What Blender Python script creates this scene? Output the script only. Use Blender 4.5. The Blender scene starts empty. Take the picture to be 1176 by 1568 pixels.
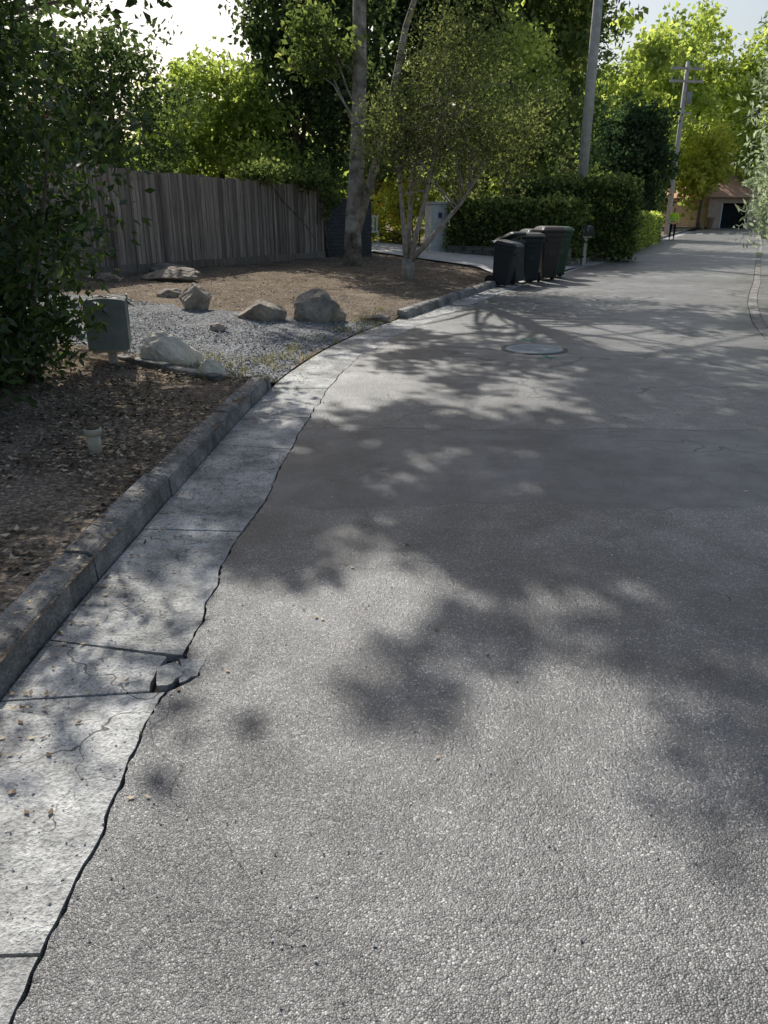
import bpy, bmesh, math, random
import numpy as np
from mathutils import Vector, Matrix, noise
rng=np.random.default_rng(11); random.seed(11)
scene=bpy.context.scene
scene.view_settings.view_transform='Standard'; scene.view_settings.look='None'; scene.view_settings.exposure=0
COL=scene.collection

# ---------------------------------------------------------------- helpers
def link(o,parent=None):
    COL.objects.link(o)
    if parent: o.parent=parent
    return o
def empty(name):
    e=bpy.data.objects.new(name,None); COL.objects.link(e); return e
def mesh(name,verts,faces,mat,parent=None,smooth=False):
    me=bpy.data.meshes.new(name); me.from_pydata([tuple(map(float,v)) for v in verts],[],[tuple(int(i) for i in f) for f in faces]); me.update()
    if mat: me.materials.append(mat)
    if smooth:
        me.polygons.foreach_set('use_smooth',[True]*len(me.polygons))
    return link(bpy.data.objects.new(name,me),parent)
def quads(name,V,mat,rnd,parent=None):
    V=np.asarray(V,dtype=np.float32); n=len(V); me=bpy.data.meshes.new(name)
    me.vertices.add(4*n); me.vertices.foreach_set('co',V.reshape(-1))
    me.loops.add(4*n); me.loops.foreach_set('vertex_index',np.arange(4*n,dtype=np.int32))
    me.polygons.add(n); me.polygons.foreach_set('loop_start',np.arange(0,4*n,4,dtype=np.int32))
    a=me.attributes.new('rnd','FLOAT','FACE'); a.data.foreach_set('value',np.asarray(rnd,dtype=np.float32))
    me.update(calc_edges=True); me.materials.append(mat)
    return link(bpy.data.objects.new(name,me),parent)
def unit(n):
    v=rng.normal(size=(n,3)); return v/np.linalg.norm(v,axis=1)[:,None]
def leafquads(P,L,W,flat=0.0,out=None):
    n=len(P); a=unit(n)
    if out is not None: a=a+out; a/=np.linalg.norm(a,axis=1)[:,None]
    a[:,2]*=(1-flat); a/=np.linalg.norm(a,axis=1)[:,None]+1e-9
    r=unit(n)
    if flat>0: r=r*(1-flat)+np.array([0,0,1.])*flat
    b=np.cross(a,r); b/=np.linalg.norm(b,axis=1)[:,None]+1e-9
    nn=np.cross(a,b)
    s=rng.uniform(.65,1.25,size=(n,1)); L=L*s; W=W*s
    f=nn*W*0.25
    return np.stack([P-a*L*.5, P+b*W*.5+f-a*L*.06, P+a*L*.5, P-b*W*.5+f-a*L*.06],axis=1)
class Tubes:
    def __init__(s): s.v=[]; s.f=[]
    def add(s,pts,rad,sides=7,cap=True):
        pts=[Vector(p) for p in pts]; base=len(s.v); m=len(pts)
        for i,p in enumerate(pts):
            t=(pts[min(i+1,m-1)]-pts[max(i-1,0)]).normalized()
            up=Vector((1,0,0)) if abs(t.x)<.8 else Vector((0,1,0))
            a=t.cross(up).normalized(); b=t.cross(a)
            r=rad[i] if hasattr(rad,'__len__') else rad
            for k in range(sides):
                an=2*math.pi*k/sides; s.v.append(p+a*math.cos(an)*r+b*math.sin(an)*r)
        for i in range(m-1):
            for k in range(sides):
                k2=(k+1)%sides
                s.f.append((base+i*sides+k,base+i*sides+k2,base+(i+1)*sides+k2,base+(i+1)*sides+k))
        if cap:
            s.f.append(tuple(base+k for k in range(sides))[::-1]); s.f.append(tuple(base+(m-1)*sides+k for k in range(sides)))
    def make(s,name,mat,parent=None,smooth=True): return mesh(name,s.v,s.f,mat,parent,smooth)
class Boxes:
    def __init__(s): s.v=[]; s.f=[]
    def add(s,c,size,rotz=0,M=None,taper=1.0):
        b=len(s.v); hx,hy,hz=[q/2 for q in size]
        R=M if M is not None else Matrix.Rotation(rotz,3,'Z')
        for z in (-hz,hz):
            k=taper if z<0 else 1
            for x,y in ((-hx,-hy),(hx,-hy),(hx,hy),(-hx,hy)):
                s.v.append(Vector(c)+R@Vector((x*k,y*k,z)))
        for f in ((0,3,2,1),(4,5,6,7),(0,1,5,4),(1,2,6,5),(2,3,7,6),(3,0,4,7)): s.f.append(tuple(b+i for i in f))
    def make(s,name,mat,parent=None,bevel=0):
        o=mesh(name,s.v,s.f,mat,parent)
        if bevel:
            m=o.modifiers.new('bevel','BEVEL'); m.width=bevel; m.segments=2; m.limit_method='ANGLE'
        return o

# ---------------------------------------------------------------- materials
def newmat(name):
    m=bpy.data.materials.new(name); m.use_nodes=True; nt=m.node_tree; nt.nodes.clear()
    out=nt.nodes.new('ShaderNodeOutputMaterial'); return m,nt,out
class G:
    def __init__(s,nt): s.nt=nt
    def n(s,t,**k):
        x=s.nt.nodes.new(t)
        for a,b in k.items(): setattr(x,a,b)
        return x
    def l(s,a,b): s.nt.links.new(a,b)
    def pos(s): return s.n('ShaderNodeNewGeometry').outputs['Position']
    def noise(s,vec,scale,detail=3,rough=.55):
        x=s.n('ShaderNodeTexNoise'); x.inputs['Scale'].default_value=scale; x.inputs['Detail'].default_value=detail; x.inputs['Roughness'].default_value=rough
        s.l(vec,x.inputs['Vector']); return x.outputs['Fac']
    def noisec(s,vec,scale):
        x=s.n('ShaderNodeTexNoise'); x.inputs['Scale'].default_value=scale; s.l(vec,x.inputs['Vector']); return x.outputs['Color']
    def vor(s,vec,scale,feature='F1'):
        x=s.n('ShaderNodeTexVoronoi',feature=feature); x.inputs['Scale'].default_value=scale; s.l(vec,x.inputs['Vector']); return x
    def math(s,op,a,b=None,clamp=False):
        x=s.n('ShaderNodeMath',operation=op,use_clamp=clamp)
        for i,q in enumerate((a,b)):
            if q is None: continue
            if isinstance(q,(int,float)): x.inputs[i].default_value=q
            else: s.l(q,x.inputs[i])
        return x.outputs[0]
    def ramp(s,fac,stops,interp='LINEAR'):
        x=s.n('ShaderNodeValToRGB'); e=x.color_ramp; e.interpolation=interp
        while len(e.elements)<len(stops): e.elements.new(.5)
        for el,(p,c) in zip(e.elements,stops):
            el.position=p; el.color=(c,c,c,1) if isinstance(c,(int,float)) else (*c,1)
        s.l(fac,x.inputs[0]); return x.outputs[0]
    def mix(s,fac,a,b,blend='MIX'):
        x=s.n('ShaderNodeMix',data_type='RGBA',blend_type=blend)
        for sock,q in ((x.inputs[0],fac),(x.inputs[6],a),(x.inputs[7],b)):
            if isinstance(q,(int,float)): sock.default_value=q if sock==x.inputs[0] else (q,q,q,1)
            elif isinstance(q,tuple): sock.default_value=(*q,1)
            else: s.l(q,sock)
        return x.outputs[2]
    def bump(s,h,strength,dist,prev=None):
        x=s.n('ShaderNodeBump'); x.inputs['Strength'].default_value=strength; x.inputs['Distance'].default_value=dist; s.l(h,x.inputs['Height'])
        if prev is not None: s.l(prev,x.inputs['Normal'])
        return x.outputs[0]
    def bsdf(s,col,rough=.8,spec=.3,normal=None):
        x=s.n('ShaderNodeBsdfPrincipled')
        if isinstance(col,tuple): x.inputs['Base Color'].default_value=(*col,1)
        else: s.l(col,x.inputs['Base Color'])
        if isinstance(rough,(int,float)): x.inputs['Roughness'].default_value=rough
        else: s.l(rough,x.inputs['Roughness'])
        x.inputs['Specular IOR Level'].default_value=spec
        if normal is not None: s.l(normal,x.inputs['Normal'])
        return x
def nmat(name,c1,c2,scale=4,rough=.8,bs=30,bstr=.4,bd=.01,spec=.3,metal=0,detail=4):
    m,nt,out=newmat(name); g=G(nt); p=g.pos()
    a=g.noise(p,scale,detail,.65); c=g.ramp(a,[(.3,c1),(.7,c2)])
    nr=g.bump(g.noise(p,bs,3),bstr,bd)
    b=g.bsdf(c,rough,spec,nr); b.inputs['Metallic'].default_value=metal
    g.l(b.outputs[0],out.inputs[0]); return m
def leafmat(name,dark,mid,light,trans=.38,rough=.45,spec=.35,tcol=None,gloss=0.0):
    m,nt,out=newmat(name); g=G(nt)
    at=g.n('ShaderNodeAttribute',attribute_name='rnd').outputs['Fac']
    c=g.ramp(at,[(.05,dark),(.5,mid),(.95,light)])
    if gloss: b=g.bsdf(c,rough,spec)
    else:
        b=g.n('ShaderNodeBsdfDiffuse'); g.l(c,b.inputs[0])
    sh=b.outputs[0]
    if trans>0:
        t=g.n('ShaderNodeBsdfTranslucent')
        tc=g.mix(1.0,c,(1.9,1.9,1.1) if tcol is None else tcol,'MULTIPLY'); g.l(tc,t.inputs[0])
        mx=g.n('ShaderNodeMixShader'); mx.inputs[0].default_value=trans
        g.l(sh,mx.inputs[1]); g.l(t.outputs[0],mx.inputs[2]); sh=mx.outputs[0]
    g.l(sh,out.inputs[0]); return m

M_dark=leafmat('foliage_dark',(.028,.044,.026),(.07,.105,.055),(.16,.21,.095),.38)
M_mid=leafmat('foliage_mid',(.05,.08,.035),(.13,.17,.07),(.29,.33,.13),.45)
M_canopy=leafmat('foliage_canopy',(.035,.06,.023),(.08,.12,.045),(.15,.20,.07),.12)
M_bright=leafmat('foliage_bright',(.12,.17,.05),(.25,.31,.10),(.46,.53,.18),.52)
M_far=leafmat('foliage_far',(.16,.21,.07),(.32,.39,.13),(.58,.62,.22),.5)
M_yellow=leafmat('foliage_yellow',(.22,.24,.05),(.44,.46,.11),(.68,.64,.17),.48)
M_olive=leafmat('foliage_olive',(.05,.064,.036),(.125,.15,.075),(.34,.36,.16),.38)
M_silver=leafmat('foliage_silver',(.20,.24,.16),(.42,.47,.35),(.76,.78,.71),.4,tcol=(1.2,1.3,.9))
M_toyon=leafmat('foliage_toyon',(.022,.045,.015),(.06,.10,.032),(.14,.21,.055),.34,.35,.5,gloss=1)
M_conif=leafmat('foliage_conifer',(.025,.05,.03),(.065,.11,.062),(.13,.19,.095),.3)
M_litter=leafmat('leaf_litter',(.07,.05,.035),(.25,.19,.13),(.62,.52,.36),.12,.7,.2,tcol=(1,1,1))
M_berry=nmat('berry_red',(.35,.03,.02),(.5,.06,.03),3,.35,spec=.5)
M_flower=leafmat('flower_petals',(.5,.10,.02),(.7,.25,.03),(.8,.5,.05),.4,tcol=(1,1,1))
M_bark=nmat('bark',(.07,.055,.045),(.24,.20,.16),7,.9,25,.9,.03)
M_barkp=nmat('bark_sun_patches',(.09,.072,.06),(.6,.55,.48),3.2,.9,25,.9,.03)  # pale noise patches paint sunlit spots into the dark bark colour
M_barkl=nmat('bark_pale',(.22,.18,.145),(.5,.44,.37),9,.85,30,.6,.02)
M_wood_pole=nmat('pole_wood',(.42,.38,.34),(.64,.60,.55),5,.85,40,.6,.01)

def asphalt():
    m,nt,out=newmat('asphalt'); g=G(nt); p=g.pos()
    sep=g.n('ShaderNodeSeparateXYZ'); g.l(p,sep.inputs[0]); Y=sep.outputs[1]
    big=g.noise(p,.6,3,.65); med=g.noise(p,3.5,3,.7)
    yy=g.math('ADD',Y,g.math('MULTIPLY',g.math('SUBTRACT',g.noise(p,.9,4,.6),.5),.6))
    mask=g.math('MULTIPLY',g.math('GREATER_THAN',yy,4.08),g.math('LESS_THAN',yy,5.72))
    v=g.vor(p,200); vs=g.n('ShaderNodeSeparateColor'); g.l(v.outputs['Color'],vs.inputs[0])
    stone=g.ramp(vs.outputs[0],[(0,(.135,.132,.127)),(.6,(.195,.19,.181)),(.9,(.275,.265,.25)),(.99,(.60,.58,.55))])
    stone=g.mix(1.0,stone,g.ramp(v.outputs['Distance'],[(.25,1.0),(.8,.6)]),'MULTIPLY')
    tint=g.ramp(big,[(.3,.44),(.45,.78),(.55,1.0),(.7,1.35)]); tint2=g.ramp(med,[(.3,.62),(.7,1.28)])
    fresh=g.ramp(vs.outputs[1],[(.0,(.11,.111,.113)),(1,(.175,.174,.173))])
    col=g.mix(1.0,g.mix(1.0,g.mix(mask,stone,fresh),tint,'MULTIPLY'),tint2,'MULTIPLY')
    dist=g.n('ShaderNodeVectorMath',operation='MULTIPLY_ADD'); g.l(g.noisec(p,2.2),dist.inputs[0]); dist.inputs[1].default_value=(.6,.6,.6); g.l(p,dist.inputs[2])
    cv=g.vor(dist.outputs[0],.5,'DISTANCE_TO_EDGE').outputs['Distance']
    farm=g.math('MULTIPLY',g.math('SUBTRACT',Y,5.5),.3,True)
    ck=g.math('LESS_THAN',cv,g.math('MULTIPLY',g.math('MULTIPLY',g.math('SUBTRACT',big,.38),med),g.math('ADD',.024,g.math('MULTIPLY',farm,.13))))
    s1=g.math('LESS_THAN',g.math('ABSOLUTE',g.math('SUBTRACT',yy,4.08)),g.math('MULTIPLY',med,.006))
    s2=g.math('LESS_THAN',g.math('ABSOLUTE',g.math('SUBTRACT',yy,5.72)),g.math('MULTIPLY',med,.02))
    dk=g.math('MAXIMUM',ck,g.math('MAXIMUM',s1,s2))
    col=g.mix(g.math('MULTIPLY',dk,.8),col,(.03,.03,.03))
    h=g.math('MULTIPLY',g.math('SUBTRACT',1.0,v.outputs['Distance']),.0024)
    h=g.math('ADD',h,g.math('MULTIPLY',g.noise(p,45,2),.006))
    b=g.bsdf(col,.46,.65,g.bump(h,1.0,1.0)); g.l(b.outputs[0],out.inputs[0]); return m
M_asph=asphalt()
def concrete(name,c1,c2,crack=True,dirt=.5):
    m,nt,out=newmat(name); g=G(nt); p=g.pos()
    a=g.noise(p,3,4,.7); f=g.noise(p,80,2,.7); col=g.ramp(a,[(.3,c1),(.7,c2)])
    col=g.mix(1.0,col,g.ramp(f,[(.3,.55),(.62,1.1)]),'MULTIPLY')
    st=g.ramp(g.noise(p,1.8,5,.8),[(.36,.35),(.58,1.05)]); col=g.mix(dirt,col,st,'MULTIPLY')
    h=g.math('ADD',g.math('MULTIPLY',f,.009),g.math('MULTIPLY',a,.03))
    if crack:
        d2=g.n('ShaderNodeVectorMath',operation='MULTIPLY_ADD'); g.l(g.noisec(p,6),d2.inputs[0]); d2.inputs[1].default_value=(.30,.30,.30); g.l(p,d2.inputs[2])
        cv=g.vor(d2.outputs[0],1.9,'DISTANCE_TO_EDGE').outputs['Distance']
        ck=g.math('LESS_THAN',cv,g.math('MULTIPLY',g.math('SUBTRACT',g.noise(p,1.1,2),.40),.04))
        col=g.mix(g.math('MULTIPLY',ck,.75),col,(.05,.045,.04))
    b=g.bsdf(col,.8,.35,g.bump(h,1,1)); g.l(b.outputs[0],out.inputs[0]); return m
M_gutter=concrete('gutter_concrete',(.31,.307,.295),(.66,.65,.61),True,.9)
M_kerb=concrete('kerb_concrete',(.17,.16,.145),(.44,.42,.385),False,.9)
M_drive=concrete('driveway_concrete',(.52,.51,.49),(.72,.70,.66),False,.3)
def yardmat():
    m,nt,out=newmat('yard_soil'); g=G(nt); p=g.pos()
    gm=g.n('ShaderNodeAttribute',attribute_name='gravel').outputs['Fac']
    n1=g.noise(p,2.2,4,.7); n2=g.noise(p,38,3,.75)
    edge=g.math('ADD',gm,g.math('MULTIPLY',g.math('SUBTRACT',n1,.5),1.1))
    mk=g.ramp(edge,[(.42,0.),(.58,1.)])
    soil=g.ramp(n2,[(.3,(.09,.07,.054)),(.52,(.24,.195,.15)),(.68,(.54,.455,.35))]); soil=g.mix(1.0,soil,g.ramp(n1,[(.3,.55),(.7,1.2)]),'MULTIPLY')
    v=g.vor(p,48); vs=g.n('ShaderNodeSeparateColor'); g.l(v.outputs['Color'],vs.inputs[0])
    gr=g.ramp(vs.outputs[0],[(0,(.18,.18,.18)),(.5,(.33,.33,.33)),(1,(.58,.575,.56))]); gr=g.mix(1.0,gr,g.ramp(n1,[(.3,.75),(.7,1.1)]),'MULTIPLY')
    gr=g.mix(1.0,gr,g.ramp(v.outputs['Distance'],[(.3,1.),(.8,.4)]),'MULTIPLY')
    col=g.mix(mk,soil,gr)
    h=g.math('SUBTRACT',g.math('MULTIPLY',n2,.025),g.math('MULTIPLY',v.outputs['Distance'],.01))
    b=g.n('ShaderNodeBsdfDiffuse'); g.l(col,b.inputs[0]); g.l(g.bump(h,1,1),b.inputs['Normal']); g.l(b.outputs[0],out.inputs[0]); return m
M_yard=yardmat()
M_ground=nmat('ground_soil',(.03,.025,.02),(.07,.058,.042),.6,.95,12,.6,.03)
M_hill=nmat('hill_vegetation',(.03,.05,.015),(.12,.14,.04),.12,.95,.6,1,1.5)
M_rock=nmat('rock_brown',(.13,.11,.09),(.42,.36,.29),5,.9,18,.9,.03)
M_rockl=nmat('rock_pale',(.58,.50,.38),(.84,.76,.62),5,.9,14,.9,.03)
M_peb=leafmat('gravel_stones',(.17,.17,.17),(.35,.348,.34),(.64,.63,.61),0,.9,.2)
M_white=nmat('white_paint',(.68,.68,.66),(.82,.82,.8),20,.6)
M_green_paint=nmat('green_spray_paint',(.03,.20,.13),(.08,.33,.22),30,.8)
M_iron=nmat('cast_iron',(.18,.21,.225),(.34,.38,.395),14,.5,60,.5,.004,spec=.5)

# ---------------------------------------------------------------- road geometry
LE=np.array([(-.70,-6),(-.71,-2),(-.72,0),(-.733,1.087),(-.769,1.39),(-.79,1.69),(-.80,2.1),(-.77,2.42),(-.746,3.05),(-.716,4.0),(-.651,5.15),(-.595,6.5),(-.41,8.34),(.105,10.45),(1.09,12.94),(2.914,17.63),(5.03,22.2),(7.6,27.3),(13.6,41.2),(25.9,68.7),(35.5,90),(50,122)])
RE=np.array([(4.5,-6),(4.45,0),(4.3,4),(4.3,6.5),(4.5,8.5),(5.35,11.4),(6.85,15),(8.95,19.4),(12.5,27.2),(15.8,34.3),(19,41.2),(31.3,68.7),(41.5,90),(56,122)])
def smooth_curve(T,ds=.08):
    ys=np.arange(T[0,1],T[-1,1],ds); xs=np.interp(ys,T[:,1],T[:,0])
    k=15; pad=np.pad(xs,(k,k),mode='reflect',reflect_type='odd'); xs=np.convolve(pad,np.ones(2*k+1)/(2*k+1),'valid')
    P=np.stack([xs,ys],1); T2=np.gradient(P,axis=0); T2/=np.linalg.norm(T2,axis=1)[:,None]
    return P,T2
LP,LT=smooth_curve(LE); LN=np.stack([-LT[:,1],LT[:,0]],1)
RP,RT=smooth_curve(RE); RN=np.stack([RT[:,1],-RT[:,0]],1)
def at_y(P,N,y): return np.array([np.interp(y,P[:,1],P[:,0]),y]), np.array([np.interp(y,P[:,1],N[:,0]),np.interp(y,P[:,1],N[:,1])])
def ss(x,a,b): t=np.clip((x-a)/(b-a),0,1); return t*t*(3-2*t)
def gapmask(y): return ss(y,7.0,7.35)*(1-ss(y,11.9,12.3))+ss(y,17.9,18.3)*(1-ss(y,23.6,24.1))
def hgt(y,off):
    g=gapmask(y); far=1-ss(y,34,50)*.7
    base=.105*(1-g)+g*(.008+np.clip((off-.55)*.05,0,.09))
    return base+.045*np.clip(off-.7,0,9.0)*far
def hxy(x,y):
    d=(LP[:,0]-x)**2+(LP[:,1]-y)**2; i=int(np.argmin(d)); off=(x-LP[i,0])*LN[i,0]+(y-LP[i,1])*LN[i,1]
    if off<.5: return 0.0
    return float(hgt(LP[i,1],off))

gv=[];n=60
xs=np.sinh(np.linspace(-4,4,n))/np.sinh(4)*700
for y in xs:
    for x in xs: gv.append((x+10,y+20,-.035))
mesh('ground',gv,[(j*n+i,j*n+i+1,(j+1)*n+i+1,(j+1)*n+i) for j in range(n-1) for i in range(n-1)],M_ground)

def jag(y): return noise.noise(Vector((y*1.3,0,3)))*.05+noise.noise(Vector((y*6,5,0)))*.018
ysr=np.concatenate([np.arange(-6,12,.02),np.arange(12,30,.1),np.arange(30,121,1)])
v=[];f=[];cols=8
for y in ysr:
    p,nn=at_y(LP,LN,y)
    j=jag(y)+noise.noise(Vector((y*22,9,0)))*.010+noise.noise(Vector((y*60,3,0)))*.009
    j+=.10*math.exp(-((y-2.37)/.085)**2)
    a=p-nn*(.003+j); b=np.array([np.interp(y,RP[:,1],RP[:,0]),y])
    for c in range(cols+1):
        t=c/cols; q=a*(1-t)+b*t; v.append((q[0],q[1],.0))
w=cols+1
mesh('asphalt_road',v,[(k*w+c,k*w+c+1,(k+1)*w+c+1,(k+1)*w+c) for k in range(len(ysr)-1) for c in range(cols)],M_asph)

def strip(P,N,y0,y1,o0,o1,z0,z1,V,F,jg=0,th=.05,sk0=0,sk1=0,step=.04):
    m=max(2,int((y1-y0)/step)+1); b=len(V)
    for y in np.linspace(y0,y1,m):
        jj=(jag(y)+noise.noise(Vector((y*17,2,7)))*.010)*jg
        t=(y-y0)/(y1-y0); sk=sk0*(1-t)+sk1*t
        p,nn=at_y(P,N,y); p2,n2=at_y(P,N,y+sk)
        a=p+nn*(o0-jj); c=p2+n2*o1
        V+= [(a[0],a[1],z0-th),(a[0],a[1],z0),(c[0],c[1],z1),(c[0],c[1],z1-th)]
    for k in range(m-1):
        q=b+4*k
        for e in range(3): F.append((q+e,q+4+e,q+5+e,q+1+e))
    F.append((b,b+1,b+2,b+3)); q=b+4*(m-1); F.append((q+3,q+2,q+1,q))
gt=empty('concrete_gutter'); V=[];F=[]
cuts=[-5,-2.6,-.9,.35,1.25,2.05,2.27,2.50,3.7,4.15,5.2,6.1,7.2,8.1,9.3,10.4,11.4,12.5,14,15.5,17,19,21,23,26,30,34,38,42,47,52,60,70]
sks=[0]+[random.uniform(-.14,.14) for _ in cuts[1:]]; sks[5]=.12; sks[6]=-.06; sks[7]=.1
for k in range(len(cuts)-1):
    dz=random.uniform(-.008,.003); gp=random.choice([.004,.006,.010,.014])
    strip(LP,LN,cuts[k],cuts[k+1]-gp,.007 if k not in(6,) else .06,.537,.001+dz,.004+dz,V,F,1,sk0=sks[k],sk1=sks[k+1],step=.04 if cuts[k]<14 else .5)
mesh('slabs',V,F,M_gutter,gt)
def slab(name,pts,z1,mat,parent):
    pp=[]
    for i in range(len(pts)):
        a=Vector(pts[i]); b=Vector(pts[(i+1)%len(pts)])
        for t in (0,.33,.66):
            q=a.lerp(b,t); pp.append((q.x+random.uniform(-.006,.006),q.y+random.uniform(-.006,.006)))
    n=len(pp); v=[(p[0],p[1],-.03) for p in pp]+[(p[0],p[1],z1) for p in pp]
    f=[tuple(range(n))[::-1],tuple(range(n,2*n))]+[(i,(i+1)%n,n+(i+1)%n,n+i) for i in range(n)]
    return mesh(name,v,f,mat,parent)
slab('fragment',[(-.80,2.29),(-.745,2.30),(-.72,2.39),(-.77,2.44),(-.82,2.41)],.006,M_gutter,gt)
slab('fragment',[(-.72,2.31),(-.675,2.36),(-.66,2.47),(-.755,2.47)],.003,M_gutter,gt)
gr=empty('concrete_gutter'); V=[];F=[]
y=-5.0
while y<70: strip(RP,RN,y,y+2.985,.012,.16,.003,.006,V,F,step=.3); y+=3.0
mesh('slabs',V,F,M_kerb,gr)

def kerb(name,P,N,ranges,o0,w=.15,h=.13,seg=1.2):
    e=empty(name); V=[];F=[]
    for (a,b) in ranges:
        y=a
        while y<b-.1:
            y2=min(b,y+seg*random.uniform(.7,1.3)); dz=random.uniform(-.008,.008); dn=random.uniform(-.010,.010)
            ys=np.linspace(y,y2-random.choice([.006,.012,.02]),max(2,int((y2-y)/.05)))
            prof=[(0,-.05),(0.010,h*.75),(.018,h-.012),(.035,h),(w-.01,h+.004),(w,h-.02),(w,-.05)]
            m=len(prof); b0=len(V)
            for yy in ys:
                p,nn=at_y(P,N,yy)
                er=abs(noise.noise(Vector((yy*7,1,1))))*.02+ (max(0,noise.noise(Vector((yy*2.5,8,1)))-.15))*.13+abs(noise.noise(Vector((yy*25,1,1))))*.008
                for k,(o,z) in enumerate(prof):
                    ee=er if k in(1,2,3) else 0
                    q=p+nn*(o0+o+dn+ee*(1 if k>1 else .4)); V.append((q[0],q[1],z+dz-(ee*.5 if k in(2,3) else 0)+noise.noise(Vector((yy*9,k*3,2)))*.004*(k in(3,4))))
            for k in range(len(ys)-1):
                for c in range(m-1): q=b0+k*m+c; F.append((q,q+m,q+m+1,q+1))
            F.append(tuple(b0+c for c in range(m))); F.append(tuple(b0+(len(ys)-1)*m+c for c in range(m))[::-1])
            y=y2
    mesh('kerb_stones',V,F,M_kerb,e); return e
kerb('concrete_kerb',LP,LN,[(-5,7.15)],.54)
kerb('concrete_kerb',LP,LN,[(12.1,18.0)],.45)
kerb('concrete_kerb',LP,LN,[(24,70)],.54,seg=3)

gpoly=[(-.9,7.15),(-1.5,7.3),(-2.6,8.1),(-5,9.4),(-7.5,10.2),(-7.5,13.4),(-4.2,12.6),(-2.4,11.5),(-.8,11.5),(0.0,11.9),(.2,11.5),(-.5,10),(-.95,8.8)]
def inpoly(X,Y,poly):
    c=np.zeros(len(X),bool); j=len(poly)-1
    for i in range(len(poly)):
        xi,yi=poly[i]; xj,yj=poly[j]
        m=((yi>Y)!=(yj>Y))&(X<(xj-xi)*(Y-yi)/(yj-yi+1e-9)+xi); c^=m; j=i
    return c
st=[i for i in range(len(LP)) if (LP[i,1]<32 and i%2==0) or i%10==0]
offs=np.concatenate([np.arange(.555,6,.12),np.arange(6,14,.4),np.array([15,18,22,28,36,48])])
V=np.zeros((len(st),len(offs),3))
for a,i in enumerate(st):
    q=LP[i][None,:]+LN[i][None,:]*offs[:,None]; V[a,:,:2]=q; V[a,:,2]=hgt(LP[i,1],offs)
def micro(x,y): return noise.noise(Vector((x*1.1,y*1.1,0)))*.03+noise.noise(Vector((x*4,y*4,0)))*.012
for a in range(len(st)):
    for b in range(len(offs)):
        if offs[b]>.75:
            x,y=V[a,b,:2]; V[a,b,2]+=micro(x,y)*min(1,(offs[b]-.7))
nb=len(offs); VV=V.reshape(-1,3)
yard=mesh('front_yard',VV,[(a*nb+b,(a+1)*nb+b,(a+1)*nb+b+1,a*nb+b+1) for a in range(len(st)-1) for b in range(nb-1)],M_yard,smooth=True)
ga=inpoly(VV[:,0],VV[:,1],gpoly).astype(float)
at=yard.data.attributes.new('gravel','FLOAT','POINT'); at.data.foreach_set('value',ga.astype(np.float32))
def rstrip(name,ro,mat,z0,sl):
    V=[];F=[]; st=[i for i in range(len(RP)) if i%10==0]
    for i in st:
        for o in ro:
            q=RP[i]+RN[i]*o; V.append((q[0],q[1],z0+sl*(min(o,4)-ro[0])))
    nb=len(ro); return mesh(name,V,[(a*nb+b,a*nb+b+1,(a+1)*nb+b+1,(a+1)*nb+b) for a in range(len(st)-1) for b in range(nb-1)],mat)
rstrip('asphalt_shoulder',[.168,.5,.9,1.3],M_asph,.004,.02)
rstrip('roadside_verge',[1.28,1.6,2,4,7,11],M_yard,.03,.03)

A=[(3.15,18.3),(2.5,21.6),(-.9,26.3),(-7,32)]; B=[(5.7,23.9),(4.6,24.9),(2.2,27.6),(-3,34)]
V=[];F=[];nu=40;nw=10
def pl(T,t):
    t=t*(len(T)-1); i=min(int(t),len(T)-2); r=t-i; return (T[i][0]*(1-r)+T[i+1][0]*r,T[i][1]*(1-r)+T[i+1][1]*r)
for i in range(nu+1):
    a=pl(A,i/nu); b=pl(B,i/nu)
    for j in range(nw+1):
        t=j/nw; x=a[0]*(1-t)+b[0]*t; y=a[1]*(1-t)+b[1]*t; V.append((x,y,hxy(x,y)+.045))
mesh('concrete_driveway',V,[(i*(nw+1)+j,i*(nw+1)+j+1,(i+1)*(nw+1)+j+1,(i+1)*(nw+1)+j) for i in range(nu) for j in range(nw)],M_drive)
b=Boxes()
for k in range(7): b.add((23.6+k*.85+.4,62.2-k*.35,.006),(.45,1.8,.004),-.42)
b.make('crosswalk_marking',M_white)

# ---------------------------------------------------------------- litter, pebbles
def scatter_yard(n,y0,y1,o0,o1,pw=1.0):
    iy=rng.uniform(y0,y1,n); oo=o0+(o1-o0)*rng.uniform(0,1,n)**pw
    ix=np.clip(((iy-LP[0,1])/.08).astype(int),0,len(LP)-1)
    P=LP[ix]+LN[ix]*oo[:,None]; z=hgt(LP[ix,1],oo); return np.column_stack([P,z])
P=np.vstack([scatter_yard(14000,1.0,7.3,.72,4.0,1.2),scatter_yard(7000,7,24,.8,7)])
keep=~(inpoly(P[:,0],P[:,1],gpoly)&(rng.random(len(P))<.93))
nzk=np.array([noise.noise(Vector((p[0]*1.3,p[1]*1.3,7))) for p in P]); keep&=(rng.random(len(P))<.55+nzk*1.6); P=P[keep]
for k in range(len(P)): P[k,2]+=.010+micro(P[k,0],P[k,1])
P[:,2]+=rng.uniform(0,.015,len(P))
quads('fallen_leaves',leafquads(P,.045,.024,.72),M_litter,rng.random(len(P)))
n1=700; iy=rng.uniform(1,14,n1); ix=((iy-LP[0,1])/.08).astype(int); oo=.02+.51*rng.random(n1)**.4; Pa=np.column_stack([LP[ix]+LN[ix]*oo[:,None],np.full(n1,.011)])
n2=190; yy=1.6+rng.random(n2)*20; Pb=np.column_stack([np.interp(yy,LP[:,1],LP[:,0])+rng.random(n2)**1.9*4.8,yy,np.full(n2,.008)])
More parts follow.
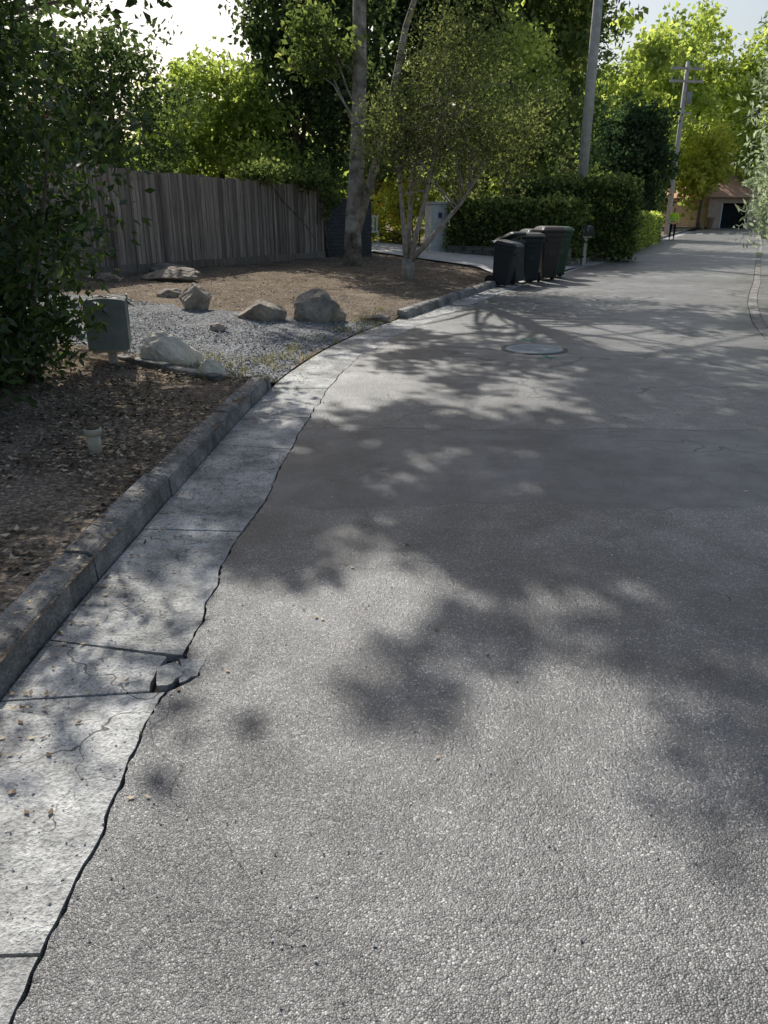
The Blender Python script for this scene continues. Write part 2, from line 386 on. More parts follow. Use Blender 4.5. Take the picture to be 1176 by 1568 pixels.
n3=300; iy=rng.uniform(2,7,n3); ix=((iy-LP[0,1])/.08).astype(int); oo=rng.uniform(.58,.68,n3); Pc=np.column_stack([LP[ix]+LN[ix]*oo[:,None],np.full(n3,.145)])
P=np.vstack([Pa,Pb,Pc]); quads('scattered_leaves',leafquads(P,.026,.015,.9),M_litter,np.clip(rng.random(len(P))+.15,0,1))
def pebbles(name,P,s,mat):
    n=len(P); o=np.array([(1,0,0),(-1,0,0),(0,1,0),(0,-1,0),(0,0,1),(0,0,-1)],float)
    sc=rng.uniform(.5,1.3,(n,1,1))*s*rng.uniform(.6,1.2,(n,1,3)); V=o[None]*sc
    th=rng.uniform(0,6.28,n); c,s_=np.cos(th),np.sin(th)
    X=V[:,:,0]*c[:,None]-V[:,:,1]*s_[:,None]; Yy=V[:,:,0]*s_[:,None]+V[:,:,1]*c[:,None]; V=np.stack([X,Yy,V[:,:,2]*.7],2)+P[:,None,:]
    V+=rng.normal(0,s*.15,V.shape)
    F=np.array([(0,2,4),(2,1,4),(1,3,4),(3,0,4),(2,0,5),(1,2,5),(3,1,5),(0,3,5)])
    FF=(np.arange(n)[:,None,None]*6+F[None]).reshape(-1,3)
    me=bpy.data.meshes.new(name); me.from_pydata(V.reshape(-1,3).tolist(),[],FF.tolist())
    a=me.attributes.new('rnd','FLOAT','FACE'); a.data.foreach_set('value',np.repeat(rng.random(n),8).astype(np.float32)); me.materials.append(mat); me.update()
    return link(bpy.data.objects.new(name,me))
P=scatter_yard(22000,7.0,13.5,.56,6.5); P=P[inpoly(P[:,0],P[:,1],gpoly)|(rng.random(len(P))<.06)]; P[:,2]+=.006
pebbles('gravel',P,.013,M_peb)
n=2200; yy=1+rng.random(n)**1.2*11; P=np.column_stack([np.interp(yy,LP[:,1],LP[:,0])-.3+rng.random(n)**2.6*4.7,yy,np.full(n,.004)])
pebbles('loose_grit',P,.0042,M_peb)
P=scatter_yard(1800,6.6,12.3,.5,1.0); extra=scatter_yard(900,6.9,8.3,.6,1.6); P=np.vstack([P,extra])
keep=np.array([noise.noise(Vector((p[0]*2,p[1]*2,4)))>.0 for p in P]); P=P[keep]
a=np.column_stack([rng.normal(0,.4,len(P)),rng.normal(0,.4,len(P)),np.ones(len(P))]); L=rng.uniform(.03,.08,(len(P),1)); s=np.column_stack([rng.uniform(-1,1,len(P)),rng.uniform(-1,1,len(P)),np.zeros(len(P))])*.004
M_grass=leafmat('grass_dry',(.06,.08,.02),(.16,.16,.05),(.38,.31,.15),.3)
quads('grass_tufts',np.stack([P-s,P+s,P+a*L+s*.2,P+a*L-s*.2],1),M_grass,rng.random(len(P)))

# ---------------------------------------------------------------- vegetation
def crown(name,lobes,nc,lpc,cr,L,W,mat,parent,inner=.45,out=.5,flat=0,noi=.25):
    vol=np.array([(l[3]*l[4]*l[5])**.67 for l in lobes]); vol/=vol.sum()
    ch=rng.choice(len(lobes),nc,p=vol); l=np.array(lobes)[ch]
    d=unit(nc); r=(inner+(1.0-inner)*rng.random(nc)**.6)
    nz=np.array([noise.noise(Vector((q[0]*2.2+7*c,q[1]*2.2,q[2]*2.2))) for q,c in zip(d,ch)])
    C=l[:,:3]+d*l[:,3:6]*(r*(1+noi*nz*1.6))[:,None]
    C=C[C[:,2]>.15]; nc=len(C)
    cc=rng.random(nc)
    n=nc*lpc; g=rng.normal(size=(n,3)); rr=np.linalg.norm(g,axis=1)[:,None]; g=g/rr*np.minimum(rr,2.2)*.5
    crr=cr*rng.uniform(.6,1.4,nc)
    P=np.repeat(C,lpc,0)+g*np.repeat(crr,lpc)[:,None]*np.array([1,1,.75])
    rnd=np.clip(.5*np.repeat(cc,lpc)+.5*rng.random(n),0,1)
    m=P[:,2]>.12; P=P[m]; g=g[m]; rnd=rnd[m]
    quads(name,leafquads(P,L,W,flat,out=g*out),mat,rnd,parent)
    return C
def limbs(T,trunk,targets,r0,jit=.3,kmin=.35):
    tp=[Vector(p) for p in trunk]
    for c in targets:
        c=Vector(c); k=random.uniform(kmin,.95)*(len(tp)-1); i=min(int(k),len(tp)-2); s=tp[i].lerp(tp[i+1],k-i)
        if s.z>c.z: s=tp[max(0,i-1)].lerp(tp[i],random.random())
        pts=[]
        for j in range(6):
            t=j/5; p=s.lerp(c,t); p.z+=math.sin(t*math.pi)*.12*(c-s).length*.6
            if 0<j<5: p+=Vector([random.uniform(-1,1) for _ in range(3)])*jit*.3
            pts.append(p)
        T.add(pts,[r0*(1-.85*j/5) for j in range(6)],5)
def tree(name,base,lobes,nc,lpc,cr,L,W,mat,tr=.2,bark=None,nl=14,trunk=None,**k):
    e=empty(name); bark=bark or M_bark; z=base[2] if len(base)>2 else hxy(*base[:2])
    C=crown('crown',lobes,nc,lpc,cr,L,W,mat,e,**k)
    top=lobes[0]
    if trunk is None:
        b0=Vector((base[0],base[1],z-.1)); t1=Vector((top[0],top[1],top[2]+top[5]*.6))
        trunk=[b0.lerp(t1,t)+Vector((random.uniform(-1,1),random.uniform(-1,1),0))*.12*(1 if 0<t<1 else 0) for t in (0,.15,.3,.5,.7,.85,1)]
    T=Tubes(); m=len(trunk); T.add(trunk,[tr*(1.25 if j==0 else 1)*(1-.8*j/(m-1)) for j in range(m)],10)
    limbs(T,trunk,[C[i] for i in rng.choice(len(C),min(nl,len(C)),replace=False)],tr*.28)
    T.make('trunk_and_limbs',bark,e); return e
def shrub(name,lobes,nc,lpc,cr,L,W,mat,**k):
    e=empty(name); C=crown('crown',lobes,nc,lpc,cr,L,W,mat,e,**k)
    T=Tubes()
    for i in rng.choice(len(C),min(16,len(C)),replace=False):
        l=lobes[random.randrange(len(lobes))]; c=Vector(C[i]); b=Vector((l[0]+random.uniform(-.2,.2),l[1]+random.uniform(-.2,.2),max(0,hxy(l[0],l[1]))-.02))
        T.add([b,b.lerp(c,.4)+Vector((0,0,.15)),b.lerp(c,.75),c],[.03,.024,.016,.006],5)
    T.make('stems',M_bark,e); return e,C

e,C=shrub('toyon_bush',[(-4.1,6.3,1.8,1.8,1.6,1.5),(-4.0,6.2,3.0,1.5,1.4,1.2),(-3.3,6.7,1.35,.85,.7,.95),(-3.35,5.9,.85,.75,.7,.7),(-3.6,5.2,.8,.95,.8,.7),(-3.2,6.7,.6,.5,.4,.4)],640,70,.36,.10,.04,M_toyon,inner=.6,out=.9)
bp=C[rng.choice(len(C),160)]+rng.normal(0,.12,(160,3)); bp=np.repeat(bp,4,0)+rng.normal(0,.015,(640,3)); pb=pebbles('berries',bp,.010,M_berry); pb.parent=e
e=empty('oak_tree'); tk=[(-7.5,12.5,.3),(-7.3,12.4,1.6),(-6.9,12.2,3.0),(-6.3,12.0,4.3),(-5.6,11.8,5.4),(-4.5,11.6,6.3)]
C1=crown('crown_low',[(-3.3,11.0,4.5,.8,.8,.7),(-4.1,11.4,4.9,1.2,.9,.8)],42,50,.4,.16,.09,M_dark,e)
C2=crown('shade_crown_high',[(-4.5,11.2,7.2,2.3,1.9,.8)],44,60,.36,.17,.10,M_canopy,e,inner=.1)  # lobe added above the view to shade gutter and bank
T=Tubes(); T.add(tk,[.27,.22,.18,.14,.10,.05],10); limbs(T,tk,list(C1[:8])+list(C2[:22]),.06); T.make('trunk_and_limbs',M_bark,e)
et=empty('tall_street_tree')
t1=[(-.80,20.6,.2),(-.78,20.6,1.2),(-.66,20.6,2.6),(-.58,20.6,4.2),(-.55,20.4,6.2),(-.8,19.8,8.2),(-1.2,18.6,9.8),(-1.8,17.2,11)]
Cs=[crown('shade_crown_front',[(-1.6,15.8,11.2,4.4,2.7,.9)],370,60,.36,.18,.12,M_canopy,et,inner=.0,noi=.15),  # first four lobes: out of view, placed and thinned to dapple the road
    crown('shade_crown_right',[(-.7,17.6,9.2,2.8,1.5,.8)],66,60,.36,.18,.12,M_canopy,et,inner=.1),
    crown('shade_crown_left',[(-3.0,19.0,9.2,2.2,1.8,.9)],30,60,.38,.18,.12,M_canopy,et,inner=.1),
    crown('shade_crown_far',[(2.3,20.6,8.6,2.2,1.8,.9)],60,60,.38,.18,.12,M_canopy,et,inner=.1),
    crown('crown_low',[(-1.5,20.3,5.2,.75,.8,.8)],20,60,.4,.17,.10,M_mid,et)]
T=Tubes(); T.add(t1,[.25,.2,.185,.165,.15,.12,.09,.05],12)
T.add([(-.74,20.6,.9),(-.35,20.55,2.2),(.05,20.5,3.4),(.5,20.4,5.5),(1.5,20.5,8.2)],[.12,.10,.09,.07,.03],8)
for Cq in Cs[:4]: limbs(T,t1,list(Cq[:12]),.055,.5,.55)
limbs(T,t1[2:5],list(Cs[4][:5]),.03); T.make('trunk_and_limbs',M_barkp,et)
e=empty('crape_myrtle_tree')
C=crown('crown',[(1.5,17.8,3.6,1.75,1.8,1.35),(.75,17.6,3.0,1.2,1.3,.9),(2.35,18,2.9,1.2,1.2,1.0),(1.5,17.6,4.7,1.3,1.2,.8),(.1,17.7,2.9,.7,.8,.7)],400,46,.40,.085,.042,M_olive,e,inner=.25,out=.4,noi=.4)
T=Tubes(); bz=hxy(.53,17.75)
T.add([(.53,17.75,bz-.05),(.53,17.75,bz+.2),(.53,17.75,bz+.42)],[.17,.13,.13],9)
stems=[[(.5,17.75,bz+.3),(.44,17.7,1.1),(.36,17.7,1.9),(.3,17.7,2.7),(.35,17.6,3.6)],
[(.56,17.75,bz+.3),(.7,17.7,1.1),(.9,17.7,1.9),(1.1,17.7,2.9),(1.3,17.6,4.2)],
[(.6,17.7,bz+.4),(.95,17.65,.95),(1.3,17.6,1.35),(1.62,17.6,1.7),(2.2,17.7,2.6)],
[(.5,17.8,bz+.3),(.55,18.0,1.2),(.6,18.2,2.1),(.8,18.3,3.2)]]
for s in stems:
    T.add(s,[.068-.011*i for i in range(len(s))],7)
    limbs(T,s[2:],[C[i] for i in rng.choice(len(C),18,replace=False)],.018,.25)
T.make('trunk_and_limbs',M_barkl,e)

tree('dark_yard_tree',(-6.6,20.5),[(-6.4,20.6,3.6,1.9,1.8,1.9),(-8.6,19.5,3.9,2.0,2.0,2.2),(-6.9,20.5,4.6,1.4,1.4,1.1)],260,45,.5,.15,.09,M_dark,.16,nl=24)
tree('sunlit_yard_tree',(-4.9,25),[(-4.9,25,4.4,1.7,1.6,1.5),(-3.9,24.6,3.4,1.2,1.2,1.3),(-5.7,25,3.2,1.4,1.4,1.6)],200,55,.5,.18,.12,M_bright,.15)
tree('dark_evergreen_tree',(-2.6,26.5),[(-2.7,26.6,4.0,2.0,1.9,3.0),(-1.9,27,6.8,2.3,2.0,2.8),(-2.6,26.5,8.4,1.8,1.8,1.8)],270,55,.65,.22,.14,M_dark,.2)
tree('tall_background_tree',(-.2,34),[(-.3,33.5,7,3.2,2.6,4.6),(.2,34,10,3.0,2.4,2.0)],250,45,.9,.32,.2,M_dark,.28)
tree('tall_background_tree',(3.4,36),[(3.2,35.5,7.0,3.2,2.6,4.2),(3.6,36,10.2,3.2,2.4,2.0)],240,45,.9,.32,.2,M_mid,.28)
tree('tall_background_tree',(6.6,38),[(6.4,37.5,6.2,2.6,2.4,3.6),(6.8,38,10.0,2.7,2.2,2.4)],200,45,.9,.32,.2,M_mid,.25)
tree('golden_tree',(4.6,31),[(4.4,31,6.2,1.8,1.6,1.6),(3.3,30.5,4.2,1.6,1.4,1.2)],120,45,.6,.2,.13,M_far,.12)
def conifer(name,x,y,h,r,nc=210):
    e=empty(name); t=rng.random(nc)**.8; z=1.0+t*(h-1); rr=r*(1-t)**.8*(.5+.5*rng.random(nc)); an=rng.uniform(0,6.28,nc)
    C=np.column_stack([x+rr*np.cos(an),y+rr*np.sin(an),z-rr*.25]); n=nc*40
    g=rng.normal(size=(n,3))*np.array([.6,.6,.25]); P=np.repeat(C,40,0)+g
    quads('needles',leafquads(P,.36,.12,.3),M_conif,np.clip(.5*np.repeat(rng.random(nc),40)+.5*rng.random(n),0,1),e)
    T=Tubes(); T.add([(x,y,-.1),(x,y,h*.5),(x,y,h)],[.35,.22,.03],9)
    for c in C[:50]: T.add([(x,y,c[2]+.3),tuple(c)],[.05,.012],4)
    T.make('trunk_and_limbs',M_bark,e)
conifer('redwood_tree',9.4,43,16,2.4); conifer('redwood_tree',12.3,58,17,2.8)
tree('round_dark_tree',(14.9,50.5),[(14.8,50.5,3.9,2.4,2.2,3.4),(14.8,50.5,5.4,1.7,1.6,2.1)],300,45,.6,.26,.16,M_conif,.25,inner=.75)
for (x,y,h,r,m) in [(21,76,17,3.8,M_far),(25.5,84,17,3.8,M_far),(29.5,88,20,4.2,M_far),(35,96,22,4.8,M_far),(40,92,20,4.6,M_far),(46,94,18,5,M_bright),(53,96,18,5,M_bright)]:
    tree('poplar_tree',(x,y,0),[(x,y,h*.55,r,r*.9,h*.33),(x+random.uniform(-1,1),y,h*.78,r*.7,r*.7,h*.24),(x+random.uniform(-2,2),y-1,h*.3,r*.8,r*.8,h*.2)],160,36,1.2,.55,.4,m,.3,nl=10)
tree('yellow_maple_tree',(31.0,81,0),[(31.0,81,6.4,2.6,2.2,2.6),(30,80,4.6,1.8,1.8,1.4)],110,40,.8,.4,.3,M_yellow,.18)
lb=[(x,105+random.uniform(-8,14),random.uniform(3,7),7,5,random.uniform(5,9)) for x in range(-70,120,9)]
e=empty('distant_trees'); crown('crown',lb,600,28,2.6,1.4,1.0,M_bright,e)
T=Tubes()
for l in lb: T.add([(l[0],l[1],-.2),(l[0]+.3,l[1],l[2]+3)],[.4,.15],6)
T.make('trunks',M_bark,e)
lb=[(-14,24,3,4,3,3.4),(-12,30,4,4,3,4),(-6,33,3,4,2,3),(-18,17,3,4,3,3.5)]
e=empty('background_shrubbery'); crown('crown',lb,240,40,.9,.34,.2,M_dark,e); crown('crown_low',[(16.5,62,1.6,3,2,1.8),(21,72,1.8,3,2,2),(26,84,1.8,3.5,2,2.2),(8,38,1.6,2.5,2,1.8),(11,46,2,2,2,2),(3,35,1.5,3,1,1.7)],200,40,.8,.3,.2,M_mid,e)

shrub('flowering_shrub',[(.3,32,1.3,1.3,1,1.2),(-1.0,31,1.0,1.0,.8,.9),(1.2,31.5,2.0,.8,.7,.8)],110,60,.4,.2,.07,M_yellow)
fp=np.column_stack([rng.uniform(-1.5,3.5,160),rng.uniform(29.6,31,160),rng.uniform(.8,2.6,160)])
quads('orange_flowers',leafquads(fp,.12,.06),M_flower,rng.random(160))
def hedge(name,p0,p1,w,z0,z1,n,L,W,mat,rnd=.06):
    e=empty(name); p0=np.array(p0);p1=np.array(p1); d=p1-p0; ln=np.linalg.norm(d); d/=ln; nr=np.array([-d[1],d[0]])
    t=rng.uniform(0,ln,n); a=rng.uniform(-w/2,w/2,n); z=rng.uniform(z0,z1,n)
    s=rng.integers(0,6,n)
    a=np.where(s<=1,-w/2,np.where(s==2,w/2,a)); z=np.where((s==3)|(s==4),z1,z); t=np.where(s==5,np.where(rng.random(n)<.5,0,ln),t)
    P=np.column_stack([p0[0]+d[0]*t+nr[0]*a,p0[1]+d[1]*t+nr[1]*a,z])
    nz=np.array([noise.noise(Vector(q*1.7)) for q in P]); P+= nz[:,None]*rnd*2*np.array([nr[0],nr[1],.8]); P+=rng.normal(0,rnd,P.shape)
    quads('leaves',leafquads(P,L,W),mat,np.clip(.45+.5*nz+.35*rng.normal(size=n),0,1),e)
    T=Tubes()
    for k in range(int(ln/.5)):
        q=p0+d*(k*.5+.2); T.add([(q[0],q[1],z0-.2),(q[0]+.1,q[1],(z0+z1)/2),(q[0]-.1,q[1]+.1,z1-.1)],[.03,.025,.01],5)
    T.make('stems',M_bark,e); return e
hedge('clipped_hedge',(2.6,27.4),(5.7,24.9),1.5,.35,1.75,14000,.13,.09,M_mid,.1)
hedge('tall_hedge',(4.6,29.0),(8.3,27.6),1.6,.2,2.35,15000,.14,.1,M_mid,.13)
hedge('boxwood_hedge',(8.0,29.6),(9.9,33.8),1.1,.1,1.5,9000,.13,.08,M_bright)
hedge('boxwood_hedge',(10.0,34.2),(11.7,38.2),1.0,.1,1.45,8000,.13,.08,M_far)
hedge('boxwood_hedge',(11.9,38.7),(14.4,44.4),1.0,.1,1.4,8000,.14,.09,M_far)
e,C=shrub('oleander_bush',[(10.9,20.2,2.3,1.8,2.4,2.3),(10.15,19.8,4.6,1.6,2.0,1.9),(10.9,18.6,1.0,1.1,1.6,1.0),(13.0,24,3.2,2.2,2.4,3.2),(10.6,20.2,6.2,1.6,2,1.4),(8.8,14.0,.6,.6,1.4,.6)],430,60,.5,.18,.06,M_silver,inner=.55,out=.8,noi=.12)
shrub('verge_shrub',[(17.0,31,1.5,1.5,2,1.5),(20.5,37,1.6,1.6,2.5,1.6)],120,50,.5,.18,.09,M_mid)
shrub('fence_vine',[(-2.15,22.3,2.35,.75,.6,.32),(-3.0,20.9,2.45,.6,.6,.22),(-1.75,23.1,1.9,.35,.35,.5)],90,55,.24,.11,.075,M_mid)

# ---------------------------------------------------------------- fence
def woodmat():
    m,nt,out=newmat('weathered_wood'); g=G(nt); p=g.pos()
    mp=g.n('ShaderNodeMapping'); mp.inputs['Scale'].default_value=(16,16,.9); g.l(p,mp.inputs[0])
    a=g.noise(mp.outputs[0],1.6,4,.7); rn=g.n('ShaderNodeAttribute',attribute_name='rnd').outputs['Fac']
    c=g.ramp(a,[(.3,(.18,.15,.13)),(.7,(.46,.40,.35))]); c=g.mix(1.0,c,g.ramp(rn,[(0,.55),(1,1.3)]),'MULTIPLY')
    b=g.bsdf(c,.9,.15,g.bump(a,.6,.01)); g.l(b.outputs[0],out.inputs[0]); return m
M_wood=woodmat()
e=empty('wooden_fence'); F0=np.array([-1.69,22.9]); F1=np.array([-9.3,8.8]); d=F1-F0; L=np.linalg.norm(d); d/=L; ang=math.atan2(d[1],d[0]); nf=np.array([-d[1],d[0]])
if nf[0]<0: nf=-nf
Bx=Boxes(); k=0; s=0; rn=[]
while s<L:
    w=random.uniform(.125,.15); c=F0+d*(s+w/2); z0=hxy(*c)+.1; zt=2.17+ .027*s*.9+random.uniform(-.02,.025)
    Bx.add((c[0],c[1],(z0+zt)/2),(w-.008,.02,zt-z0),ang+random.uniform(-.02,.02)); rn+= [random.random()]*6
    if k%2==0:
        c2=c+nf*.024+d*w*.5; h2=random.uniform(-.06,.04); Bx.add((c2[0],c2[1],(z0+zt+h2)/2),(.05,.02,zt+h2-z0),ang); rn+=[random.random()]*6
    s+=w; k+=1
o=Bx.make('boards',M_wood,e); a=o.data.attributes.new('rnd','FLOAT','FACE'); a.data.foreach_set('value',np.array(rn,dtype=np.float32))
Bx=Boxes(); s=0
while s<L:
    c=F0+d*(s+1.2)+nf*.03; z=hxy(*c); Bx.add((c[0],c[1],z+.06),(2.38,.04,.2),ang)
    c=F0+d*s-nf*.08; Bx.add((c[0],c[1],z+.95),(.1,.1,2.0),ang)
    for hh in (.4,1.6):
        c=F0+d*(s+1.2)-nf*.035; Bx.add((c[0],c[1],z+hh),(2.38,.04,.09),ang)
    s+=2.4
o=Bx.make('kickboards_posts_rails',M_wood,e); a=o.data.attributes.new('rnd','FLOAT','FACE'); a.data.foreach_set('value',rng.random(len(o.data.polygons)).astype(np.float32)*.5)
Bx=Boxes(); c=(-5.15,15.6); z=hxy(*c); Bx.add((c[0],c[1],z+.62),(.1,.1,1.25),ang); Bx.add((c[0]-.28,c[1]-.55,z+.5),(1.1,.035,.09),ang); o=Bx.make('wooden_gate_post',M_wood)

def brickmat(name,c1,c2,mortar,sc):
    m,nt,out=newmat(name); g=G(nt); tc=g.n('ShaderNodeTexCoord').outputs['Object']
    sp=g.n('ShaderNodeSeparateXYZ'); g.l(tc,sp.inputs[0]); cb=g.n('ShaderNodeCombineXYZ'); g.l(g.math('ADD',sp.outputs[0],sp.outputs[1]),cb.inputs[0]); g.l(sp.outputs[2],cb.inputs[1])
    b=g.n('ShaderNodeTexBrick'); b.inputs['Scale'].default_value=sc; b.inputs['Color1'].default_value=(*c1,1); b.inputs['Color2'].default_value=(*c2,1); b.inputs['Mortar'].default_value=(*mortar,1); b.inputs['Mortar Size'].default_value=.02
    g.l(cb.outputs[0],b.inputs['Vector']); nz=g.noise(tc,6,4,.7); col=g.mix(1.0,b.outputs[0],g.ramp(nz,[(.3,.7),(.7,1.1)]),'MULTIPLY')
    nr=g.bump(g.math('SUBTRACT',1.0,b.outputs['Fac']),.6,.01); s=g.bsdf(col,.85,.2,nr); g.l(s.outputs[0],out.inputs[0]); return m
M_block=brickmat('painted_block',(.10,.102,.11),(.11,.113,.12),(.06,.063,.07),2.4)
M_wbrick=brickmat('white_brick',(.76,.76,.74),(.82,.82,.8),(.5,.5,.5),4.5)
M_low=brickmat('retaining_block',(.15,.14,.13),(.2,.19,.175),(.08,.08,.075),2.5)
Bx=Boxes(); Bx.add((-1.05,23.6,.95),(1.5,.2,1.75),.55); Bx.add((-1.05,23.6,1.86),(1.6,.28,.06),.55); Bx.make('painted_block_wall',M_block,bevel=.01)
e=empty('white_brick_pillar'); Bx=Boxes(); Bx.add((1.75,27.3,.9),(.62,.62,1.75),.3); Bx.make('shaft',M_wbrick,e,.01)
Bx=Boxes(); Bx.add((1.75,27.3,1.82),(.74,.74,.08),.3); Bx.make('cap',M_drive,e,.01)
Bx=Boxes(); Bx.add((1.84,26.975,1.45),(.12,.02,.16),.3); Bx.make('address_plaque',nmat('plaque_blue',(.03,.06,.16),(.05,.09,.2),10),e)
Bx=Boxes(); dd=math.atan2(24.3-26.6,5.6-2.1); Bx.add((3.85,25.45,.28),(4.15,.25,.5),dd); Bx.make('low_retaining_wall',M_low,bevel=.015)
e=empty('white_garden_chair'); Bx=Boxes(); x0,y0=-.45,30.0; z=.45
for sx in(-.22,.22):
    for sy in(-.22,.22): Bx.add((x0+sx,y0+sy,z+.2),(.05,.05,.42))
Bx.add((x0,y0,z+.43),(.52,.5,.05))
for q in range(4): Bx.add((x0-.19+q*.125,y0+.24,z+.7),(.07,.03,.5))
Bx.add((x0,y0+.24,z+.96),(.52,.04,.06)); Bx.make('frame_and_seat',M_white,e,.008)

# ---------------------------------------------------------------- rocks
def rock(x,y,sx,sy,sz,mat,seed,rz=0,sink=.25):
    bm=bmesh.new(); bmesh.ops.create_icosphere(bm,subdivisions=4,radius=1)
    R=Matrix.Rotation(rz,3,'Z'); rs=random.Random(seed)
    pl=[(Vector((rs.uniform(-1,1),rs.uniform(-1,1),rs.uniform(-.5,1))).normalized(),rs.uniform(.6,.88)) for _ in range(13)]
    for v in bm.verts:
        c=v.co.copy()
        for nn,dd in pl:
            q=c.dot(nn)
            if q>dd: c-=nn*(q-dd)*.9
        c*=1+.12*noise.noise(c*2+Vector((seed,0,0)))+.06*noise.noise(c*6+Vector((seed,0,0)))
        v.co=R@Vector((c.x*sx,c.y*sy,c.z*sz))
    me=bpy.data.meshes.new('rock'); bm.to_mesh(me); bm.free(); me.materials.append(mat)
    o=bpy.data.objects.new('rock',me); o.location=(x,y,hxy(x,y)+sz*(1-sink)*.6); link(o)
rock(-.95,11.5,.46,.32,.30,M_rock,3,.3); rock(-1.72,11.1,.34,.24,.2,M_rock,9,.1); rock(-2.75,11.6,.27,.22,.27,M_rock,14)
rock(-4.1,15.4,.6,.4,.17,M_rock,21); rock(-2.17,7.85,.33,.22,.22,M_rockl,5,.2); rock(-1.62,7.2,.16,.13,.13,M_rockl,6)
rock(-5.1,14.8,.3,.25,.12,M_rock,33); rock(-2.1,9.95,.12,.1,.07,M_rock,41); rock(-.1,11.9,.2,.13,.08,M_rock,44); rock(-3.5,13.0,.22,.16,.1,M_rock,46); rock(-4.6,17.0,.45,.3,.14,M_rock,47)
Bx=Boxes()
for (a,b) in (((-2.75,7.95),(-2.1,7.45)),((-2.06,7.42),(-1.5,6.98))):
    a=np.array(a);b=np.array(b);c=(a+b)/2; Bx.add((c[0],c[1],hxy(*c)+.01),(np.linalg.norm(b-a),.12,.09),math.atan2(b[1]-a[1],b[0]-a[0]))
Bx.make('stone_edging',M_kerb,bevel=.02)

e=empty('pipe_standpipe'); T=Tubes(); z=hxy(-1.83,4.69)
T.add([(-1.83,4.69,z-.03),(-1.83,4.69,z+.12)],[.042,.042],20); T.add([(-1.83,4.69,z+.12),(-1.83,4.69,z+.125),(-1.83,4.69,z+.155),(-1.83,4.69,z+.16)],[.045,.056,.056,.05],20)
T.make('pipe',nmat('pvc_aged',(.32,.28,.20),(.56,.50,.38),15,.6),e)
T=Tubes(); T.add([(-1.83,4.69,z+.16),(-1.83,4.69,z+.172)],[.045,.03],20); T.make('cap',nmat('cap_dark',(.06,.05,.03),(.12,.10,.06),15,.7),e)

# ---------------------------------------------------------------- mailboxes
def mailbox(name,x,y,zb,w,l,h,post,col1,col2,rz,flat=.55):
    e=empty(name); z=hxy(x,y)
    prof=[(-w/2,0),(w/2,0),(w/2,h*flat)]+[(w/2*math.cos(a),h*flat+h*(1-flat)*math.sin(a)) for a in np.linspace(.2,math.pi-.2,9)]+[(-w/2,h*flat)]
    n=len(prof); V=[(p[0],-l/2,zb+p[1]) for p in prof]+[(p[0],l/2,zb+p[1]) for p in prof]
    F=[tuple(range(n)),tuple(range(n,2*n))[::-1]]+[(i,n+i,n+(i+1)%n,(i+1)%n) for i in range(n)]
    m=nmat(name+'_metal',col1,col2,8,.5,40,.3,.004,spec=.5)
    o=mesh('box',V,F,m,e); bv=o.modifiers.new('b','BEVEL'); bv.width=.006; bv.segments=2; bv.limit_method='ANGLE'
    V=[(p[0]*1.04,-l/2-.02,zb-.004+p[1]*1.03) for p in prof]+[(p[0]*1.04,-l/2-.001,zb-.004+p[1]*1.03) for p in prof]
    mesh('door',V,F,m,e)
    B=Boxes(); B.add((w/2+.012,-.02,zb+h*.75),(.01,.03,h*.6)); B.add((w/2+.012,.03,zb+h*1.0),(.01,.1,.05)); B.make('flag',M_iron,e)
    B=Boxes(); B.add((0,-l/2-.03,zb+h*.8),(.03,.02,.04)); B.make('latch',M_iron,e)
    B=Boxes(); B.add((0,0,zb-.02),(w*.9,l*.8,.035)); B.add((0,0,(zb-.04)/2-.05),(post,post,zb+.06)); B.make('post',M_wood_pole,e,.006)
    e.location=(x,y,z); e.rotation_euler=(0,0,rz)
mailbox('green_mailbox',-2.68,7.65,.17,.36,.5,.46,.08,(.16,.185,.165),(.24,.26,.23),.25,.94)
mailbox('black_mailbox',6.25,25.4,.85,.26,.45,.3,.12,(.02,.02,.022),(.04,.04,.042),-1.2)

